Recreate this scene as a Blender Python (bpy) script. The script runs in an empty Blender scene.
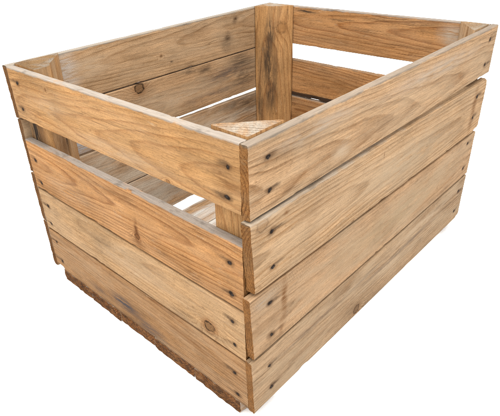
import bpy, bmesh, math, random
from mathutils import Vector, noise, Matrix

S = bpy.context.scene
COL = S.collection
R = math.radians

# ------------------------------------------------------------------ crate measures (metres)
L, W, H, T = 0.540, 0.427, 0.320, 0.0102      # length, width, height of the walls, board thickness
LIFT = 0.0196                                 # the bottom boards lift the walls off the ground
IN_Y0, IN_Y1 = T, W - T                       # inner faces of the long walls
IN_X0, IN_X1 = T, L - T                       # inner faces of the short walls


# ------------------------------------------------------------------ node helpers
class NT:
    def __init__(self, tree):
        self.t = tree

    def n(self, kind, **kw):
        nd = self.t.nodes.new(kind)
        for k, v in kw.items():
            setattr(nd, k, v)
        return nd

    def put(self, sock, v):
        if isinstance(v, bpy.types.NodeSocket):
            self.t.links.new(v, sock)
        elif v is not None:
            sock.default_value = v

    def m(self, op, a, b=None, c=None, clamp=False):
        nd = self.n('ShaderNodeMath', operation=op, use_clamp=clamp)
        for i, v in enumerate((a, b, c)):
            if v is not None:
                self.put(nd.inputs[i], v)
        return nd.outputs[0]

    def v(self, op, a, b=None):
        nd = self.n('ShaderNodeVectorMath', operation=op)
        self.put(nd.inputs[0], a)
        if b is not None:
            self.put(nd.inputs[3 if op == 'SCALE' else 1], b)
        return nd.outputs['Value'] if op in ('DOT_PRODUCT', 'LENGTH') else nd.outputs[0]

    def noise(self, vec, scale=1.0, detail=2.0, rough=0.5, dist=0.0, vecout=False):
        nd = self.n('ShaderNodeTexNoise')
        self.put(nd.inputs['Vector'], vec)
        nd.inputs['Scale'].default_value = scale
        nd.inputs['Detail'].default_value = detail
        nd.inputs['Roughness'].default_value = rough
        nd.inputs['Distortion'].default_value = dist
        return nd.outputs['Color' if vecout else 'Fac']

    def rng(self, x, a, b, c=0.0, d=1.0, smooth=True):
        nd = self.n('ShaderNodeMapRange', interpolation_type='SMOOTHSTEP' if smooth else 'LINEAR')
        for i, v in enumerate((x, a, b, c, d)):
            self.put(nd.inputs[i], v)
        return nd.outputs[0]

    def mix(self, f, a, b, mode='MIX'):
        nd = self.n('ShaderNodeMix', data_type='RGBA', blend_type=mode)
        self.put(nd.inputs[0], f)
        self.put(nd.inputs[6], (*a, 1) if isinstance(a, tuple) else a)
        self.put(nd.inputs[7], (*b, 1) if isinstance(b, tuple) else b)
        return nd.outputs[2]

    def ramp(self, x, stops):
        nd = self.n('ShaderNodeValToRGB')
        e = nd.color_ramp.elements
        while len(e) < len(stops):
            e.new(0.5)
        for q, (p, c) in zip(e, stops):
            q.position = p
            q.color = (*c, 1) if isinstance(c, tuple) else (c, c, c, 1)
        self.put(nd.inputs[0], x)
        return nd.outputs[0]


def scl_c(g, c, k):
    return g.mix(1.0, c, (k, k, k), 'MULTIPLY')


def scl(c, k):
    return tuple(max(0.0, x * k) for x in c)


# ------------------------------------------------------------------ wood
def wood(name, udir, vdir, wdir, seed, early, late, grey=0.2, grey_col=(.272, .196, .124), pv=0.03, pw=0.0, rw=0.0036,
         slope=9.0, wav=1.3, ring_k=1.0, knots=(), stains=(), nails=(), top=None, top_amt=0.0, top_col=(.36, .31, .26),
         saw=0.0, bump=1.0, blotch=0.65, end=False, end_mul=(.56, .47, .36), streak_dir=1, cut_lines=0.0, bark=0.0, low=None, low_amt=0.0):
    """Solid wood: annual rings round a pith line beside the board, knots, rust stains round nails, greying.
    udir runs with the grain, wdir across the visible face, vdir through it; positions are in the board's own metres."""
    mat = bpy.data.materials.new(name)
    mat.use_nodes = True
    nt = mat.node_tree
    nt.nodes.clear()
    g = NT(nt)
    co = g.n('ShaderNodeTexCoord').outputs['Object']
    u = g.v('DOT_PRODUCT', co, Vector(udir))
    vv = g.v('DOT_PRODUCT', co, Vector(vdir))
    w = g.v('DOT_PRODUCT', co, Vector(wdir))
    cb = g.n('ShaderNodeCombineXYZ')
    for i, s in enumerate((u, vv, w)):
        g.put(cb.inputs[i], s)
    P = cb.outputs[0]
    off = Vector((seed * 3.17 % 11, seed * 7.31 % 13, seed * 1.93 % 17))

    def sp(a, b, c):
        return g.v('ADD', g.v('MULTIPLY', P, Vector((a, b, c))), off)

    wob = g.v('SCALE', g.v('SUBTRACT', g.noise(sp(60, 60, 60), 1, 3, .6, vecout=True), Vector((.5, .5, .5))), 1.0)
    PD = g.v('ADD', P, g.v('MULTIPLY', wob, Vector((.012, 0, .006))))
    flat = Vector((1, 0, 1))

    def blob(x, y, rx, ry, src=None, inner=0.25):
        d = g.v('LENGTH', g.v('MULTIPLY', g.v('SUBTRACT', src or PD, Vector((x, 0, y))), Vector((1 / rx, 0, 1 / ry))))
        return g.rng(d, inner, 1.0, 1.0, 0.0)

    # ring number
    dv = g.m('SUBTRACT', vv, pv)
    dw = g.m('SUBTRACT', w, pw)
    rho = g.m('SQRT', g.m('ADD', g.m('MULTIPLY', dv, dv), g.m('MULTIPLY', dw, dw)))
    ring = g.m('ADD', g.m('DIVIDE', rho, rw), g.m('MULTIPLY', u, slope))
    ring = g.m('MULTIPLY_ADD', g.noise(sp(5, 9, 14), 1, 2, .5), wav * 2.2, ring)
    ring = g.m('MULTIPLY_ADD', g.noise(sp(22, 60, 60), 1, 2, .5), wav * .45, ring)
    for (kx, ky, kr, ks) in knots:
        d = g.v('LENGTH', g.v('MULTIPLY', g.v('SUBTRACT', P, Vector((kx, 0, ky))), Vector((.62 / kr, 0, 1 / kr))))
        e = g.m('POWER', 2.718, g.m('MULTIPLY', g.m('MULTIPLY', d, d), -.30))
        ring = g.m('MULTIPLY_ADD', e, 3.6 * ks, ring)
    fr = g.m('FRACT', ring)
    rr = g.ramp(fr, [(0.0, .10), (.06, .0), (.45, .16), (.74, .55), (.84, 1.0), (.92, .95), (1.0, .10)])
    rr = g.m('MULTIPLY', rr, g.rng(g.noise(sp(3, 30, 40), 1, 2), .3, .7, .35, 1.0))
    rr = g.m('MULTIPLY', rr, ring_k * (1.5 if end else 1.2), clamp=True)
    col = g.mix(rr, early, late)

    # long streaks, fine fibre, blotches
    st = g.noise(sp(4, 90, 130), 1, 3, .6)
    col = g.mix(1.0, col, g.ramp(st, [(.25, .84), (.5, 1.0), (.75, 1.12)]), 'MULTIPLY')
    fib = g.noise(sp(45, 900, 1500), 1, 3, .7)
    col = g.mix(1.0, col, g.ramp(fib, [(.30, .66), (.5, 1.0), (.70, 1.22)]), 'MULTIPLY')
    spk = g.noise(sp(320, 700, 700), 1, 3, .65)
    col = g.mix(1.0, col, g.ramp(spk, [(.28, .74), (.46, 1.0), (.74, 1.12)]), 'MULTIPLY')
    ln = g.noise(sp(10, 260, 420), 1, 3, .6)
    col = g.mix(1.0, col, g.ramp(ln, [(.30, .86), (.46, 1.0), (.74, 1.09)]), 'MULTIPLY')
    bl = g.noise(sp(9, 9, 22), 1, 5, .62)
    col = g.mix(blotch, col, g.mix(1.0, col, g.ramp(bl, [(.28, .52), (.5, 1.0), (.72, 1.32)]), 'MULTIPLY'))
    # dark pores and scratches along the grain
    po = g.noise(sp(55, 900, 900), 1, 2, .5)
    col = g.mix(g.rng(po, .66, .78, 0, .55), col, g.mix(1.0, col, (.38, .33, .3), 'MULTIPLY'))
    # hairline checks that follow the grain
    ck = g.m('ABSOLUTE', g.m('SUBTRACT', g.noise(sp(2.2, 90, 95), 1, 3, .55), .5))
    ck = g.m('MULTIPLY', g.rng(ck, .0, .012, 1, 0), g.rng(g.noise(sp(9, 40, 40), 1, 2), .50, .62))
    col = g.mix(g.m('MULTIPLY', ck, .62), col, g.mix(1.0, col, (.30, .23, .17), 'MULTIPLY'))
    # scuffs and grime
    gm_ = g.noise(sp(70, 90, 110), 1, 5, .72)
    col = g.mix(g.m('MULTIPLY', g.rng(gm_, .57, .73), .52), col, g.mix(1.0, col, (.42, .36, .31), 'MULTIPLY'))
    col = g.mix(g.m('MULTIPLY', g.rng(g.noise(sp(34, 60, 160), 1, 5, .7), .60, .74), .30), col, (.40, .32, .225))
    # silver greying
    gr = g.m('MULTIPLY', g.rng(g.noise(sp(7, 20, 34), 1, 5, .65, .4), .36, .70), min(1.0, grey * 1.7))
    gc = g.mix(1.0, grey_col, g.ramp(fib, [(.25, .72), (.75, 1.28)]), 'MULTIPLY')
    col = g.mix(gr, col, gc)
    # circular-saw marks across the face
    sawh = None
    if saw > 0:
        ph = g.m('MULTIPLY_ADD', w, 900.0, g.m('MULTIPLY', u, 2050.0))
        ph = g.m('MULTIPLY_ADD', g.noise(sp(60, 60, 110), 1, 3), 12.0, ph)
        sawh = g.m('MULTIPLY', g.m('SINE', ph), g.rng(g.noise(sp(14, 20, 40), 1, 4), .46, .68))
        col = g.mix(1.0, col, g.rng(sawh, -1, 1, 1 - .08 * saw, 1 + .06 * saw, False), 'MULTIPLY')
    # knots
    for (kx, ky, kr, ks) in knots:
        d = g.v('LENGTH', g.v('MULTIPLY', g.v('SUBTRACT', g.v('ADD', P, g.v('ADD', g.v('SCALE', wob, kr * 1.1), g.v('SCALE', g.v('SUBTRACT', g.noise(sp(260, 260, 260), 1, 3, .6, vecout=True), Vector((.5, .5, .5))), kr * .8))), Vector((kx, 0, ky))),
                              Vector((.86 / kr, 0, 1 / kr))))
        halo = g.rng(d, .9, 2.6, .55, 0)
        col = g.mix(g.m('MULTIPLY', halo, ks, clamp=True), col, g.mix(1.0, col, (.66, .50, .38), 'MULTIPLY'))
        core = g.rng(d, .86, 1.04, 1.0, 0.0)
        kc = g.mix(g.m('FRACT', g.m('MULTIPLY', d, 3.4)), scl(late, .50), scl(late, .85))
        col = g.mix(g.m('MULTIPLY', core, min(1, .9 * ks)), col, kc)
        rim = g.m('MULTIPLY', g.m('MULTIPLY', g.rng(d, .74, .96), g.rng(d, 1.0, 1.30, 1, 0)), g.rng(g.noise(sp(150, 150, 150), 1, 2), .32, .52, .45, 1.0))
        col = g.mix(g.m('MULTIPLY', rim, min(1, .98 * ks)), col, scl(late, .11))
    # stains: (u, w, ru, rw, colour, amount)
    for (x, y, rx, ry, c, k) in stains:
        f = g.m('MULTIPLY', blob(x, y, rx * 1.3, ry * 1.3, inner=.05), g.rng(g.noise(sp(22, 60, 150), 1, 5, .75), .34, .54, .10, 1.0))
        f = g.m('MULTIPLY', f, g.rng(g.noise(sp(14, 300, 420), 1, 4, .7), .32, .52, .40, 1.1))
        col = g.mix(g.m('MULTIPLY', f, k, clamp=True), col, c)
    # rust and iron-black round each nail, plus a painted shaded dent
    for i, (x, y) in enumerate(nails):
        rs = random.Random(seed * 31 + i)
        lx = rs.uniform(.010, .024)
        f = blob(x + streak_dir * lx * .5, y + rs.uniform(-.001, .003), lx, rs.uniform(.003, .0055), inner=.0)
        f = g.m('MULTIPLY', f, g.rng(g.noise(sp(40, 60, 260), 1, 4, .7), .32, .55, .25, 1.0))
        col = g.mix(g.m('MULTIPLY', f, rs.uniform(.6, .95)), col, (.050, .029, .016))
        f = blob(x, y, rs.uniform(.0065, .0095), rs.uniform(.005, .0075), inner=.1)
        col = g.mix(g.m('MULTIPLY', f, rs.uniform(.65, .92)), col, (.056, .028, .013))
        f = blob(x + rs.uniform(-.0006, .0006), y + rs.uniform(-.0006, .0006), rs.uniform(.0028, .0042), rs.uniform(.0026, .0036), inner=.4)
        col = g.mix(f, col, (.012, .008, .006))  # black core paints the shade of a dent round the head
    # worn, bleached upper edge
    if top is not None:
        f = g.rng(g.m('ADD', w, g.m('MULTIPLY_ADD', g.noise(sp(45, 60, 60), 1, 4, .65), .006, -.003)), top - .0030, top - .0006)
        tc = g.mix(g.rng(g.noise(sp(30, 50, 50), 1, 4, .6), .56, .70, 0, .7), top_col, scl(top_col, .45))
        tc = g.mix(1.0, scl_c(g, tc, .52), g.ramp(fib, [(.25, .70), (.75, 1.2)]), 'MULTIPLY')
        col = g.mix(g.m('MULTIPLY', f, top_amt), col, tc)
    # dark bark edge along the lower side
    if low is not None:
        f = g.rng(g.m('ADD', w, g.m('MULTIPLY_ADD', g.noise(sp(18, 30, 30), 1, 4, .6), .010, -.005)), low, low + .003, 1, 0)
        col = g.mix(g.m('MULTIPLY', f, low_amt), col, (.03, .018, .012))
    if end:       # sawn ends: darker, fuzzy end grain
        col = g.mix(1.0, col, end_mul, 'MULTIPLY')
        en = g.noise(g.v('ADD', g.v('SCALE', P, 420.0), off), 1, 4, .7)
        col = g.mix(1.0, col, g.ramp(en, [(.3, .68), (.5, .98), (.7, 1.22)]), 'MULTIPLY')

    if bark > 0:        # splintered, dirty patches
        bk = g.noise(g.v('ADD', g.v('MULTIPLY', P, Vector((1, 1, .7))), off), 190, 5, .75, .6)
        col = g.mix(g.m('MULTIPLY', g.rng(bk, .47, .57), bark), col, (.020, .013, .009))
        col = g.mix(g.m('MULTIPLY', g.rng(bk, .42, .34), bark * .6), col, (.23, .13, .06))
    if cut_lines > 0:   # kerfs of a coarse saw across a cut end
        ph = g.m('MULTIPLY_ADD', vv, 1250.0, g.m('MULTIPLY', w, 330.0))
        ph = g.m('MULTIPLY_ADD', g.noise(g.v('SCALE', P, 55.0), 1, 5, .7), 9.0, ph)
        kl = g.m('MULTIPLY', g.rng(g.m('SINE', ph), -.1, .9), g.rng(g.noise(g.v('SCALE', P, 120.0), 1, 3), .35, .6, .3, 1))
        col = g.mix(g.m('MULTIPLY', kl, cut_lines), col, g.mix(1.0, col, (.42, .34, .27), 'MULTIPLY'))
    b = g.n('ShaderNodeBsdfPrincipled')
    g.put(b.inputs['Base Color'], col)
    g.put(b.inputs['Roughness'], g.rng(fib, .2, .8, .78, .95, False))
    b.inputs['Specular IOR Level'].default_value = .06
    hgt = g.m('MULTIPLY_ADD', rr, -.25, g.m('MULTIPLY', fib, .85))
    hgt = g.m('MULTIPLY_ADD', po, -.35, hgt)
    hgt = g.m('MULTIPLY_ADD', ck, -1.2, g.m('MULTIPLY_ADD', spk, .35, hgt))
    if sawh is not None:
        hgt = g.m('MULTIPLY_ADD', sawh, .22 * saw, hgt)
    if end:
        hgt = g.m('MULTIPLY', g.noise(g.v('SCALE', P, 500.0), 1, 4, .7), 2.2)
    bp = g.n('ShaderNodeBump')
    bp.inputs['Strength'].default_value = min(1.0, .55 * bump)
    bp.inputs['Distance'].default_value = .0009
    g.put(bp.inputs['Height'], hgt)
    g.put(b.inputs['Normal'], bp.outputs[0])
    o = g.n('ShaderNodeOutputMaterial')
    g.put(o.inputs[0], b.outputs[0])
    return mat


# ------------------------------------------------------------------ board meshes
def rect_section(v0, v1, w0, w1, r=.0012, step=.006):
    """points round a rectangle with eased corners: (v, w, corner index or -1)"""
    pts = []
    cs = [(v0, w0, 1, 1), (v1, w0, -1, 1), (v1, w1, -1, -1), (v0, w1, 1, -1)]
    arcs = []
    for i, (cv, cw, sv, sw) in enumerate(cs):
        ox, oy = cv + sv * r, cw + sw * r
        a = []
        for k in range(4):
            t = k / 3 * math.pi / 2
            p = (-math.cos(t), -math.sin(t)) if i % 2 == 0 else (-math.sin(t), -math.cos(t))
            a.append((ox + sv * p[0] * r, oy + sw * p[1] * r, i))
        arcs.append(a)
    for i in range(4):
        a, nx = arcs[i], arcs[(i + 1) % 4]
        pts += a
        p, q = a[-1], nx[0]
        n = max(3, int((v1 - v0) / step)) if i % 2 == 0 else 13
        for k in range(1, n):
            f = k / n
            pts.append((p[0] + (q[0] - p[0]) * f, p[1] + (q[1] - p[1]) * f, -1))
    return pts


def poly_section(poly, r=.0012, step=.006):
    pts = []
    n = len(poly)
    arcs = []
    for i in range(n):
        p, a, b = Vector(poly[i]), Vector(poly[i - 1]), Vector(poly[(i + 1) % n])
        d0, d1 = (a - p).normalized(), (b - p).normalized()
        s, e = p + d0 * r, p + d1 * r
        arcs.append([tuple(s) + (i,), tuple(s * .25 + p * .5 + e * .25) + (i,), tuple(e) + (i,)])
    for i in range(n):
        pts += arcs[i]
        p, q = arcs[i][-1], arcs[(i + 1) % n][0]
        m = max(1, int(math.hypot(q[0] - p[0], q[1] - p[1]) / step))
        for k in range(1, m):
            f = k / m
            pts.append((p[0] + (q[0] - p[0]) * f, p[1] + (q[1] - p[1]) * f, -1))
    return pts


def loft(name, axis, u0, u1, section, mats, parent, seed, wave=.0004, chips=6, chip_depth=.0016, end_jit=.0005,
         tilt0=(0, 0), tilt1=(0, 0), seg=.004, extra_chips=(), cup=0.0):
    """A sawn piece of wood: section(f) gives the outline at fraction f of the length. axis: which way u runs.
    The mesh keeps its own origin at the piece's centre."""
    rs = random.Random(seed)
    n = max(4, int((u1 - u0) / seg))
    sec0 = section(0.0)
    ns = len(sec0)
    ncorner = max(p[2] for p in sec0) + 1
    allp = [section(f) for f in (0.0, 1.0)]
    vs = [p[0] for s in allp for p in s]
    ws = [p[1] for s in allp for p in s]
    cv, cw, cu = (min(vs) + max(vs)) / 2, (min(ws) + max(ws)) / 2, (u0 + u1) / 2
    wspan = max(ws) - min(ws)
    chip = [(rs.uniform(u0, u1), rs.randrange(ncorner), rs.uniform(.0015, .012), rs.uniform(.2, 1) * chip_depth) for _ in range(chips)]
    chip += list(extra_chips)
    bm = bmesh.new()
    rings = []
    for k in range(n + 1):
        f = k / n
        u = u0 + (u1 - u0) * f
        row = []
        for j, (pv, pw, c) in enumerate(section(f)):
            q = Vector((u * 9 + seed * 1.7, pv * 40, pw * 14 + seed))
            q2 = Vector((u * 55 + seed * .7, pv * 60, pw * 60))
            dv = noise.noise(q) * wave + noise.noise(q2) * wave * .35
            dw = noise.noise(q + Vector((31, 7, 3))) * wave * 1.2 + noise.noise(q2 + Vector((5, 9, 1))) * wave * .5
            x, y = pv + dv, pw + dw
            if cup:
                x += cup * (((pw - cw) / (wspan / 2)) ** 2 - .4)
            if c >= 0:
                for (cu_, cc, cl, cd) in chip:
                    if cc == c:
                        a = abs(u - cu_) / cl
                        if a < 1:
                            s = cd * (1 - a * a) * (.6 + .8 * abs(noise.noise(Vector((u * 300, j, seed)))))
                            dirv = Vector((cv - pv, cw - pw))
                            dirv = Vector((math.copysign(1, dirv.x), math.copysign(1, dirv.y))) * .7
                            x += dirv.x * s * .7
                            y += dirv.y * s
            uu = u
            tw = (pw - min(ws)) / max(1e-6, wspan)
            if k == 0:
                uu += tilt0[0] + (tilt0[1] - tilt0[0]) * tw + end_jit * noise.noise(Vector((pv * 330, pw * 330, seed + .5))) * 1.6
            elif k == n:
                uu += tilt1[0] + (tilt1[1] - tilt1[0]) * tw + end_jit * noise.noise(Vector((pv * 330, pw * 330, seed + 9.5))) * 1.6
            lu, lv, lw = uu - cu, x - cv, y - cw
            p = {'x': (lu, lv, lw), 'y': (lv, lu, lw), 'z': (lv, lw, lu), 'f': (lu, lw, lv)}[axis]
            row.append(bm.verts.new(p))
        rings.append(row)
    for k in range(n):
        for j in range(ns):
            a, b = rings[k][j], rings[k][(j + 1) % ns]
            c, d = rings[k + 1][(j + 1) % ns], rings[k + 1][j]
            fc = bm.faces.new((a, b, c, d))
            fc.smooth = True
    for row, rev in ((rings[0], False), (rings[-1], True)):
        ctr = Vector((0, 0, 0))
        for q in row:
            ctr += q.co
        ctr /= len(row)
        cvt = bm.verts.new(ctr)
        for j in range(ns):
            fc = bm.faces.new((row[j], row[(j + 1) % ns], cvt))
            fc.material_index = 1
        for j in range(ns):
            e = bm.edges.get((row[j], row[(j + 1) % ns]))
            if e:
                e.smooth = False
    bmesh.ops.recalc_face_normals(bm, faces=bm.faces)
    me = bpy.data.meshes.new(name)
    bm.to_mesh(me)
    bm.free()
    for m in mats:
        me.materials.append(m)
    o = bpy.data.objects.new(name, me)
    COL.objects.link(o)
    c = {'x': (cu, cv, cw), 'y': (cv, cu, cw), 'z': (cv, cw, cu), 'f': (cu, cw, cv)}[axis]
    o.parent = parent
    o.location = Vector(c) - ROOT_OFF
    wn = o.modifiers.new('normals', 'WEIGHTED_NORMAL')
    wn.keep_sharp = True
    return o, Vector(c)


# ------------------------------------------------------------------ nails
def nail_mat():
    m = bpy.data.materials.new('rusty_nail')
    m.use_nodes = True
    nt = m.node_tree
    nt.nodes.clear()
    g = NT(nt)
    co = g.n('ShaderNodeTexCoord').outputs['Object']
    f = g.noise(co, 900, 3, .6)
    b = g.n('ShaderNodeBsdfPrincipled')
    g.put(b.inputs['Base Color'], g.ramp(f, [(.35, (.008, .006, .005)), (.6, (.018, .010, .006)), (.75, (.04, .020, .010))]))
    b.inputs['Roughness'].default_value = .7
    b.inputs['Metallic'].default_value = 0
    b.inputs['Specular IOR Level'].default_value = .15
    o = g.n('ShaderNodeOutputMaterial')
    g.put(o.inputs[0], b.outputs[0])
    return m


def nail_mesh():
    bm = bmesh.new()
    rs = random.Random(4)
    prof = [(0.0, .00035), (.0010, .00030), (.0018, .00010), (.0023, -.0004), (.0023, -.0012), (.0011, -.0016), (.0011, -.012), (0.0, -.014)]
    N = 14
    rows = []
    for (r, h) in prof:
        if r == 0:
            rows.append([bm.verts.new((0, 0, h))])
        else:
            rows.append([bm.verts.new((r * (1 + rs.uniform(-.09, .09)) * math.cos(a), r * (1 + rs.uniform(-.09, .09)) * math.sin(a),
                                       h + rs.uniform(-.00008, .00008))) for a in [2 * math.pi * i / N for i in range(N)]])
    for a, b in zip(rows, rows[1:]):
        for i in range(N):
            j = (i + 1) % N
            if len(a) == 1:
                bm.faces.new((a[0], b[i], b[j]))
            elif len(b) == 1:
                bm.faces.new((a[i], b[0], a[j]))
            else:
                bm.faces.new((a[i], b[i], b[j], a[j]))
    bmesh.ops.recalc_face_normals(bm, faces=bm.faces)
    for f in bm.faces:
        f.smooth = True
    me = bpy.data.meshes.new('nail')
    bm.to_mesh(me)
    bm.free()
    me.materials.append(NAIL_MAT)
    return me


# ------------------------------------------------------------------ the crate
ROOT_OFF = Vector((L / 2, W / 2, -LIFT))
crate = bpy.data.objects.new('wooden_crate', None)
COL.objects.link(crate)
crate.location = (L / 2, W / 2, 0)
crate.empty_display_size = .1
crate['label'] = 'weathered wooden slatted crate with hand gaps in its short ends, on white ground'
crate['category'] = 'crate'

NAIL_MAT = nail_mat()
NAIL = nail_mesh()
NAIL_RS = random.Random(9)


def put_nail(board, centre, p, nrm):
    """p: crate coordinates on the face"""
    o = bpy.data.objects.new('nail', NAIL)
    COL.objects.link(o)
    o.parent = board
    o.location = Vector(p) - centre
    q = Vector((0, 0, 1)).rotation_difference(Vector(nrm))
    o.rotation_mode = 'QUATERNION'
    o.rotation_quaternion = q
    k = NAIL_RS.uniform(.66, .95)
    o.scale = (k * NAIL_RS.uniform(.9, 1.12), k, 1)


X, Y, Z = (1, 0, 0), (0, 1, 0), (0, 0, 1)
# base colours of the boards; two also carry the dimmer light low down
ORANGE = ((.300, .163, .066), (.185, .082, .027))
AMBER = ((.275, .140, .056), (.170, .070, .022))
FAWN = ((.272, .169, .093), (.172, .095, .045))  # GREYT slightly darkened: weaker light on the third board painted in
DRAB = ((.242, .158, .091), (.142, .081, .040))  # GREYT darkened further: shade low on the near long wall painted in
RUSSET = ((.288, .146, .057), (.170, .070, .022))
HONEY = ((.292, .180, .090), (.195, .102, .043))
TAN = ((.298, .190, .104), (.195, .109, .050))
BROWN = ((.228, .124, .055), (.136, .060, .021))
GREYT = ((.290, .181, .098), (.182, .101, .048))
BLUE = (.050, .042, .042)
INK = (.028, .020, .015)
PALE = (.33, .25, .17)
RUST = (.110, .048, .016)


def board(kind, axis, a0, a1, v0, v1, zlo, zhi, cols, seed, knots=(), stains=(), nails=(), face=-1, label=None,
          tilt0=(0, 0), tilt1=(0, 0), chips=16, extra=(), wave=.0003, end_mul=(.56, .47, .36), cup=0.0, chip_depth=.0016, end_jit=.0005, topw=None, **kw):
    """zlo / zhi: (at a0, at a1). Features in crate metres along the board and in height."""
    cu = (a0 + a1) / 2
    cw = (min(zlo) + max(zhi)) / 2
    rel = lambda s: tuple((q[0] - cu, q[1] - cw) + tuple(q[2:]) for q in s)
    ud, vd = (X, Y) if axis == 'x' else (Y, X)
    args = dict(knots=rel(knots), stains=rel(stains), nails=rel(nails), **kw)
    if 'low' in args and args['low'] is not None:
        args['low'] = args['low'] - cw
    if args.get('top_amt'):
        args['top'] = max(zhi) - cw
    m = wood(kind + '_wood', ud, vd, Z, seed, cols[0], cols[1], **args)
    me = wood(kind + '_end_grain', ud, vd, Z, seed, ORANGE[0], ORANGE[1], end=True, end_mul=end_mul,
              **{k: args[k] for k in ('pv', 'pw', 'rw', 'slope', 'top', 'top_amt') if k in args})
    sec = lambda f: rect_section(v0, v1, zlo[0] + (zlo[1] - zlo[0]) * f, zhi[0] + (zhi[1] - zhi[0]) * f)
    o, c = loft(kind, axis, a0, a1, sec, (m, me), crate, seed, tilt0=tilt0, tilt1=tilt1, chips=chips, extra_chips=extra, wave=wave,
                cup=cup, chip_depth=chip_depth, end_jit=end_jit)
    if label:
        o['label'] = label
    for (a, z) in nails:
        fv = v0 if face < 0 else v1
        p = (a, fv, z) if axis == 'x' else (fv, a, z)
        n = (0, face, 0) if axis == 'x' else (face, 0, 0)
        put_nail(o, c, p, n)
    return o


# --- short end facing us (grain along y, outer face at x = 0)
E0, E1 = T + .0004, W - T - .0004
board('end_board', 'y', E0, E1, 0, T, (.2520, .2500), (H, H - .0005), ORANGE, 11,
      knots=[(.3232, .3059, .0016, .6), (.1078, .2535, .0022, .6)],
      stains=[(.030, .281, .020, .012, RUST, .55), (.385, .300, .020, .010, RUST, .35), (.19, .262, .10, .010, PALE, .35), (.33, .285, .05, .014, PALE, .25)],
      nails=[(.3948, .3018), (.3983, .2663), (.0242, .2952), (.0272, .2658)], streak_dir=1,
      pv=.034, pw=-.008, rw=.0044, slope=13, wav=1.2, ring_k=.66, grey=.14, top_amt=.95, top_col=(.40, .35, .30), saw=.25)
board('end_board', 'y', E0 + .0006, E1, 0, T, (.1414, .1443), (.2195, .2190), RUSSET, 12,
      knots=[(.1765, .1600, .0036, .9)],
      stains=[(.1768, .1660, .0048, .018, (.085, .032, .010), 1.0), (.175, .150, .020, .010, RUST, .5), (.195, .205, .05, .010, RUST, .5), (.33, .17, .07, .02, PALE, .25)],
      nails=[(.4001, .1917), (.3981, .1561), (.0277, .1938), (.0265, .1555)], extra=[(.1807, 0, .006, .0), (.1807, 3, .007, .004)],
      pv=-.030, pw=.010, rw=.0037, slope=-10, wav=1.4, ring_k=.85, grey=.12, top_amt=.95, top_col=(.36, .31, .265), saw=.5)
board('end_board', 'y', E0 + .0012, E1, .0004, T, (.0727, .0742), (.1382, .1411), HONEY, 13,
      knots=[(.0650, .0892, .0062, 1.4)],
      stains=[(.20, .11, .10, .02, PALE, .3)],
      nails=[(.3995, .1175), (.4017, .0853), (.0291, .1190), (.0266, .0874)],
      pv=.05, pw=.015, rw=.0030, slope=7, wav=.9, ring_k=.75, grey=.22, saw=.8)
board('end_board', 'y', E0 + .0006, E1, .0004, T, (0, .0005), (.0700, .0711), BROWN, 14,
      stains=[(.235, .024, .040, .013, BLUE, .95), (.180, .012, .035, .012, BLUE, .75), (.295, .016, .03, .010, BLUE, .45), (.10, .045, .05, .008, RUST, .5)],
      nails=[(.4003, .0532), (.3980, .0183), (.0303, .0440), (.0258, .0120)],
      extra=[(.4145, 0, .020, .008), (.4145, 1, .020, .008)],
      pv=-.06, pw=.045, rw=.0028, slope=5, wav=.7, grey=.25, saw=.35, low=.0015, low_amt=.5)

# --- long wall facing us (grain along x, outer face at y = 0)
board('side_board', 'x', 0, L, .0010, T, (.2495, .2515), (H, H), GREYT, 21,
      knots=[],
      stains=[(.1406, .2662, .020, .010, PALE, .95), (.19, .268, .10, .016, RUST, .30), (.06, .262, .05, .008, RUST, .35), (.35, .30, .14, .012, (.27, .225, .18), .6), (.10, .305, .08, .010, (.25, .205, .16), .6), (.44, .272, .08, .014, RUST, .16)],
      nails=[(.0244, .3015), (.0269, .2701), (.5168, .3038), (.5162, .2678)],
      tilt0=(0, -.0004), pv=.034, pw=-.012, rw=.0038, slope=9, wav=1.4, ring_k=1.15, grey=.36, top_amt=.85, top_col=(.29, .245, .20), saw=.45)
board('side_board', 'x', 0, L - .004, -.0010, T, (.1682, .1632), (.2474, .2430), TAN, 22,
      knots=[(.0144, .2404, .0062, .35), (.172, .1665, .0022, .6)],
      stains=[(.231, .2288, .0016, .006, RUST, .9), (.0471, .2384, .004, .003, RUST, .9), (.11, .218, .05, .014, RUST, .22), (.09, .205, .012, .02, RUST, .25),
              (.5004, .205, .010, .045, RUST, .75), (.02, .245, .03, .004, PALE, .8), (.3, .2, .15, .03, (.26, .205, .14), .5)],
      nails=[(.0283, .2282), (.0283, .1863), (.5060, .2239), (.5050, .1909)],
      tilt0=(.0028, -.0022), extra=[(.0, 0, .008, .0012), (.0, 3, .008, .0015), (L - .004, 0, .02, .004), (L - .004, 3, .014, .003)],
      pv=-.05, pw=.0, rw=.0028, slope=6, wav=.9, ring_k=1.2, grey=.30, top_amt=.65, top_col=(.50, .44, .36), saw=.8, end_jit=.0006)
board('side_board', 'x', 0, L - .002, .0010, T, (.0826, .0836), (.1632, .1579), FAWN, 23,
      stains=[(.0493, .1317, .006, .034, RUST, .85), (.045, .098, .004, .014, RUST, .6), (.02, .15, .02, .01, (.24, .2, .16), .5), (.3, .12, .2, .03, (.22, .165, .10), .5)],
      nails=[(.0275, .1422), (.0283, .0985), (.5125, .1461), (.5150, .1014)],
      tilt0=(.0012, -.0034), pv=.06, pw=-.01, rw=.0026, slope=4, wav=.6, ring_k=.6, grey=.40, saw=1.0)
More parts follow.
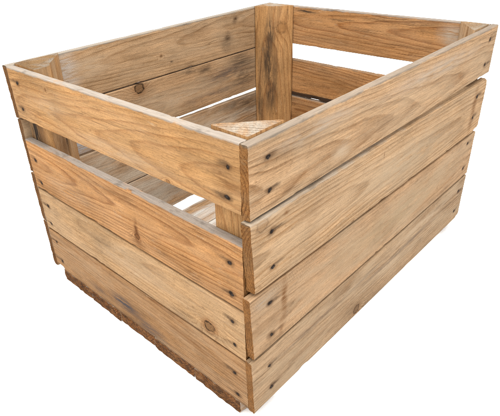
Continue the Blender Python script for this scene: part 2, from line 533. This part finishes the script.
board('side_board', 'x', 0, L, .0018, T, (0, 0), (.0783, .0795), DRAB, 24,
      knots=[(.209, .0100, .0055, .75)],
      stains=[(.15, .055, .13, .006, BLUE, .35), (.33, .045, .15, .006, BLUE, .40), (.12, .030, .10, .005, RUST, .35), (.40, .060, .12, .008, PALE, .5), (.27, .035, .10, .008, PALE, .4)],
      nails=[(.0266, .0543), (.0292, .0181), (.5172, .0571), (.5170, .0191)],
      tilt0=(.0002, -.0026), extra=[(L, 0, .012, .003), (L, 1, .012, .003)],
      pv=-.045, pw=.03, rw=.0034, slope=-5, wav=.9, grey=.50, saw=.4)

# --- long wall opposite (we see its inner face, y = W - T)
board('side_board', 'x', 0, L, W - T, W, (.2485, .2455), (H, H), TAN, 31, end_mul=(.36, .30, .24),
      knots=[(.2544, .2789, .0018, .8)],
      stains=[(.4338, .3056, .010, .007, (.045, .022, .010), .95), (.4136, .2793, .008, .008, (.05, .026, .012), .9), (.275, .265, .004, .002, INK, .8), (.0823, .292, .022, .034, (.33, .30, .27), .85), (.12, .29, .05, .02, PALE, .45), (.33, .30, .06, .010, RUST, .30), (.41, .268, .02, .02, INK, .45)],
      pv=-.034, pw=.012, rw=.0040, slope=-9, wav=1.4, grey=.30, top_amt=.9, top_col=(.36, .32, .27), saw=.5)
board('side_board', 'x', .001, L, W - T, W, (.1670, .1660), (.2462, .2436), GREYT, 32, end_mul=(.36, .30, .24),
      knots=[(.2028, .2385, .0070, 1.0)],
      stains=[(.315, .240, .018, .007, INK, .7), (.351, .236, .016, .008, INK, .65), (.446, .231, .045, .022, INK, .62), (.455, .198, .050, .030, INK, .58), (.40, .215, .07, .014, BLUE, .6), (.37, .185, .09, .010, BLUE, .45),
              (.30, .20, .10, .014, PALE, .6), (.22, .215, .06, .010, PALE, .5), (.08, .18, .03, .02, (.30, .31, .33), .9)],
      pv=-.04, pw=-.01, rw=.0036, slope=8, wav=1.5, grey=.45, saw=.3)
board('side_board', 'x', 0, L, W - T, W, (.0858, .0858), (.1645, .1562), GREYT, 33, end_mul=(.36, .30, .24),
      stains=[(.46, .140, .05, .025, INK, .6), (.42, .150, .06, .010, INK, .4), (.36, .14, .05, .012, PALE, .4)],
      pv=-.05, pw=.02, rw=.0032, slope=6, wav=1.2, grey=.75, grey_col=(.36, .30, .23))
board('side_board', 'x', 0, L, W - T, W, (.0005, 0), (.0835, .0835), GREYT, 34, end_mul=(.36, .30, .24),
      stains=[(.3, .04, .2, .02, (.24, .215, .18), .6)], pv=-.05, pw=-.02, rw=.0032, slope=-6, wav=1.2, grey=.85, grey_col=(.38, .33, .265))

# --- short end opposite (inner face, x = L - T)
board('end_board', 'y', E0, E1, L - T, L, (.2518, .2523), (H, H), AMBER, 41,
      stains=[(.33, .3125, .03, .0022, INK, .9), (.25, .3045, .03, .0022, INK, .8), (.11, .3120, .03, .004, INK, .5), (.20, .275, .14, .018, RUST, .30), (.055, .300, .03, .02, (.30, .26, .21), .7)],
      pv=-.034, pw=.01, rw=.0038, slope=9, wav=1.2, grey=.12, top_amt=.9, top_col=(.34, .30, .26))
board('end_board', 'y', E0, E1, L - T, L, (.1508, .1525), (.2200, .2225), AMBER, 42,
      stains=[(.2, .19, .15, .02, RUST, .25)], extra=[(.302, 1, .012, .004), (.302, 0, .012, .004)],
      pv=.034, pw=-.012, rw=.0036, slope=-11, wav=1.5, grey=.10, low=.1585, low_amt=.97, top_amt=.7, top_col=(.26, .19, .13))
board('end_board', 'y', E0, E1, L - T, L, (.0745, .0740), (.1490, .1498), AMBER, 43, pv=-.05, pw=.01, rw=.0034, slope=6, wav=1.1, grey=.15,
      top_amt=.6)
board('end_board', 'y', E0, E1, L - T, L, (0, 0), (.0725, .0725), AMBER, 44, pv=.05, pw=.01, rw=.0034, slope=6, wav=1.1, grey=.25)


# --- corner posts: triangular battens nailed into the corners
def post(poly, facedir, seed, cols, ztop, knots=(), stains=(), end_mul=(1.5, 1.65, 1.9), cut=.1, **kw):
    zc = (0 + ztop) / 2
    cx = (min(p[0] for p in poly) + max(p[0] for p in poly)) / 2
    cy = (min(p[1] for p in poly) + max(p[1] for p in poly)) / 2
    wd = Vector((facedir[0], facedir[1], 0)).normalized()
    vd = Vector((-wd.y, wd.x, 0))
    rel = lambda s: tuple((q[1] - zc, (q[0][0] - cx) * wd.x + (q[0][1] - cy) * wd.y) + tuple(q[2:]) for q in s)
    m = wood('corner_post_wood', Z, vd, wd, seed, cols[0], cols[1], knots=rel(knots), stains=rel(stains), **kw)
    e = wood('corner_post_end_grain', Z, vd, wd, seed, cols[0], cols[1], end=True, end_mul=end_mul, grey=.7, grey_col=(.30, .255, .20), rw=.0022, cut_lines=cut)
    sec = lambda f: poly_section(poly)
    o, c = loft('corner_post', 'z', .0006, ztop, sec, (m, e), crate, seed, wave=.0005, chips=5, end_jit=.0003)
    return o


G = .0004
post([(IN_X0 + G, IN_Y0 + G), (.0580, IN_Y0 + G), (.0560, IN_Y0 + .004), (.014, .0545), (IN_X0 + G, .0550)], (1, -1), 51, ORANGE, H + .0022,
     end_mul=(.72, .73, .75), cut=.55, pv=.03, grey=.1)
post([(IN_X0 + G, IN_Y1 - G), (.0745, IN_Y1 - G), (.0735, IN_Y1 - .004), (.0370, .3720), (.0330, .3630), (IN_X0 + G, .3610)], (1, 1), 52, ORANGE, H + .0015,
     stains=[((.012, .400), .225, .05, .016, INK, 1.0), ((.012, .380), .225, .05, .010, RUST, .6)], pv=.03, grey=.45, end_mul=(.50, .56, .63), cut=.12)  # INK and RUST patches darken the post's outer edge at hand-gap height
post([(IN_X1 - G, IN_Y1 - G), (.4880, IN_Y1 - G), (.4875, IN_Y1 - .0025), (IN_X1 - .0025, .3570), (IN_X1 - G, .3565)], (1, -1), 53, ORANGE, H + .0010,
     knots=[((.5165, .3758), .2820, .0095, .38)],
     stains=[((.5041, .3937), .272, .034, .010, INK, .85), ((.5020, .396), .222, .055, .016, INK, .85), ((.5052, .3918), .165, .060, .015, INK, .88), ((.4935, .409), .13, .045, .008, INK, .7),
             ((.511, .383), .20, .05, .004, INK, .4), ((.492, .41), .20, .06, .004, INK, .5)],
     pv=.05, pw=.0, rw=.0042, slope=8, grey=.12, end_mul=(.75, .75, .75))
post([(IN_X1 - G, IN_Y0 + G), (IN_X1 - G, .0500), (IN_X1 - .004, .0490), (.4800, IN_Y0 + .004), (.4780, IN_Y0 + G)], (1, 1), 54, TAN, H + .0020,
     stains=[((.52, .045), .29, .03, .02, PALE, .5)], pv=.03, grey=.4, end_mul=(.62, .64, .66))


# --- bottom boards, nailed on from below; their rough ends show under the short end
def floor_board(y0, y1, x0, x1, zb, seed, cols, taper=0.0, **kw):
    yc = (y0 + y1) / 2
    m = wood('floor_board_wood', X, Z, Y, seed, cols[0], cols[1], **kw)
    e = wood('floor_board_end_grain', X, Z, Y, seed, BROWN[0], BROWN[1], end=True, end_mul=(.60, .46, .34), bark=.66)
    sec = lambda f: rect_section(zb, -.0002, y0, y1 - taper * min(1, f * 2.5), r=.0008, step=.003)
    return loft('floor_board', 'f', x0, x1, sec, (m, e), crate, seed, wave=.0003, chips=3, chip_depth=.0022, end_jit=.0008,
                extra_chips=[(x0, 0, .008, .002)])[0]


for i, (y0, y1, x0, zb) in enumerate([(.3242, .4010, .0004, -.0188), (.2516, .3228, .0000, -.0186), (.1776, .2506, .0010, -.0176),
                                      (.1000, .1766, .0003, -.0184), (.0235, .0988, .0000, -.0190)]):
    floor_board(y0, y1, x0 + .0009, L - .001, zb, 61 + i, GREYT, taper=.0095 if i == 0 else 0.0, grey=1.0, grey_col=(.42, .41, .385), pv=-.04 + .02 * i, pw=.005 * i - .01, slope=5, wav=1.2, blotch=.7)

# ------------------------------------------------------------------ the white ground
bm = bmesh.new()
bmesh.ops.create_grid(bm, x_segments=8, y_segments=8, size=30)
me = bpy.data.meshes.new('ground')
bm.to_mesh(me)
bm.free()
ground = bpy.data.objects.new('ground', me)
COL.objects.link(ground)
ground['kind'] = 'structure'
ground['label'] = 'plain white studio ground under the crate'
gm = bpy.data.materials.new('white_ground')
gm.use_nodes = True
g = NT(gm.node_tree)
pb = gm.node_tree.nodes['Principled BSDF']
gco = g.n('ShaderNodeTexCoord').outputs['Object']
g.put(pb.inputs['Base Color'], g.ramp(g.noise(gco, 60, 4, .6), [(.3, (.90, .90, .90)), (.7, (.93, .93, .93))]))
pb.inputs['Roughness'].default_value = .9
pb.inputs['Specular IOR Level'].default_value = .1
me.materials.append(gm)

# ------------------------------------------------------------------ light: a white studio all round and one big soft lamp
wd = bpy.data.worlds.new('World')
S.world = wd
wd.use_nodes = True
bg = wd.node_tree.nodes['Background']
bg.inputs[0].default_value = (1, 1, 1, 1)
bg.inputs[1].default_value = .78
box = bpy.data.lights.new('softbox', 'AREA')
box.shape = 'RECTANGLE'
box.size = 1.3
box.size_y = 1.3
box.energy = 12.5
box.color = (1, .965, .91)
so = bpy.data.objects.new('softbox', box)
COL.objects.link(so)
so.location = (.02, .06, 1.04)
so.rotation_euler = (Vector((.18, .12, -1.0))).to_track_quat('-Z', 'Y').to_euler()

# ------------------------------------------------------------------ camera
cam = bpy.data.cameras.new('camera')
co = bpy.data.objects.new('camera', cam)
COL.objects.link(co)
Rm = [[0.6920771603632146, -0.7202466828096314, -0.04768563730633679], [-0.3905250992574031, -0.31805443283336077, -0.8639048122363048],
      [0.6070579469487116, 0.6165112275188277, -0.5013926160102917]]
C0 = Vector((-0.27311768, -0.24543925, 0.4825446 + LIFT))
co.matrix_world = Matrix(((Rm[0][0], -Rm[1][0], -Rm[2][0], C0.x), (Rm[0][1], -Rm[1][1], -Rm[2][1], C0.y), (Rm[0][2], -Rm[1][2], -Rm[2][2], C0.z), (0, 0, 0, 1)))
cam.sensor_width = 36
cam.lens = 509.18937 / 500 * 36
cam.shift_x = (250 - 223.5421716) / 500
cam.shift_y = (203.5370827 - 208) / 500
cam.clip_start = .01
cam.clip_end = 200
S.camera = co

S.view_settings.view_transform = 'Standard'
S.view_settings.look = 'None'
S.view_settings.exposure = 1.16
S.view_settings.gamma = 1
S.render.engine = 'CYCLES'
S.cycles.max_bounces = 8
S.cycles.diffuse_bounces = 6
S.cycles.use_denoising = False
S.cycles.use_adaptive_sampling = False
S.cycles.filter_width = 1.1
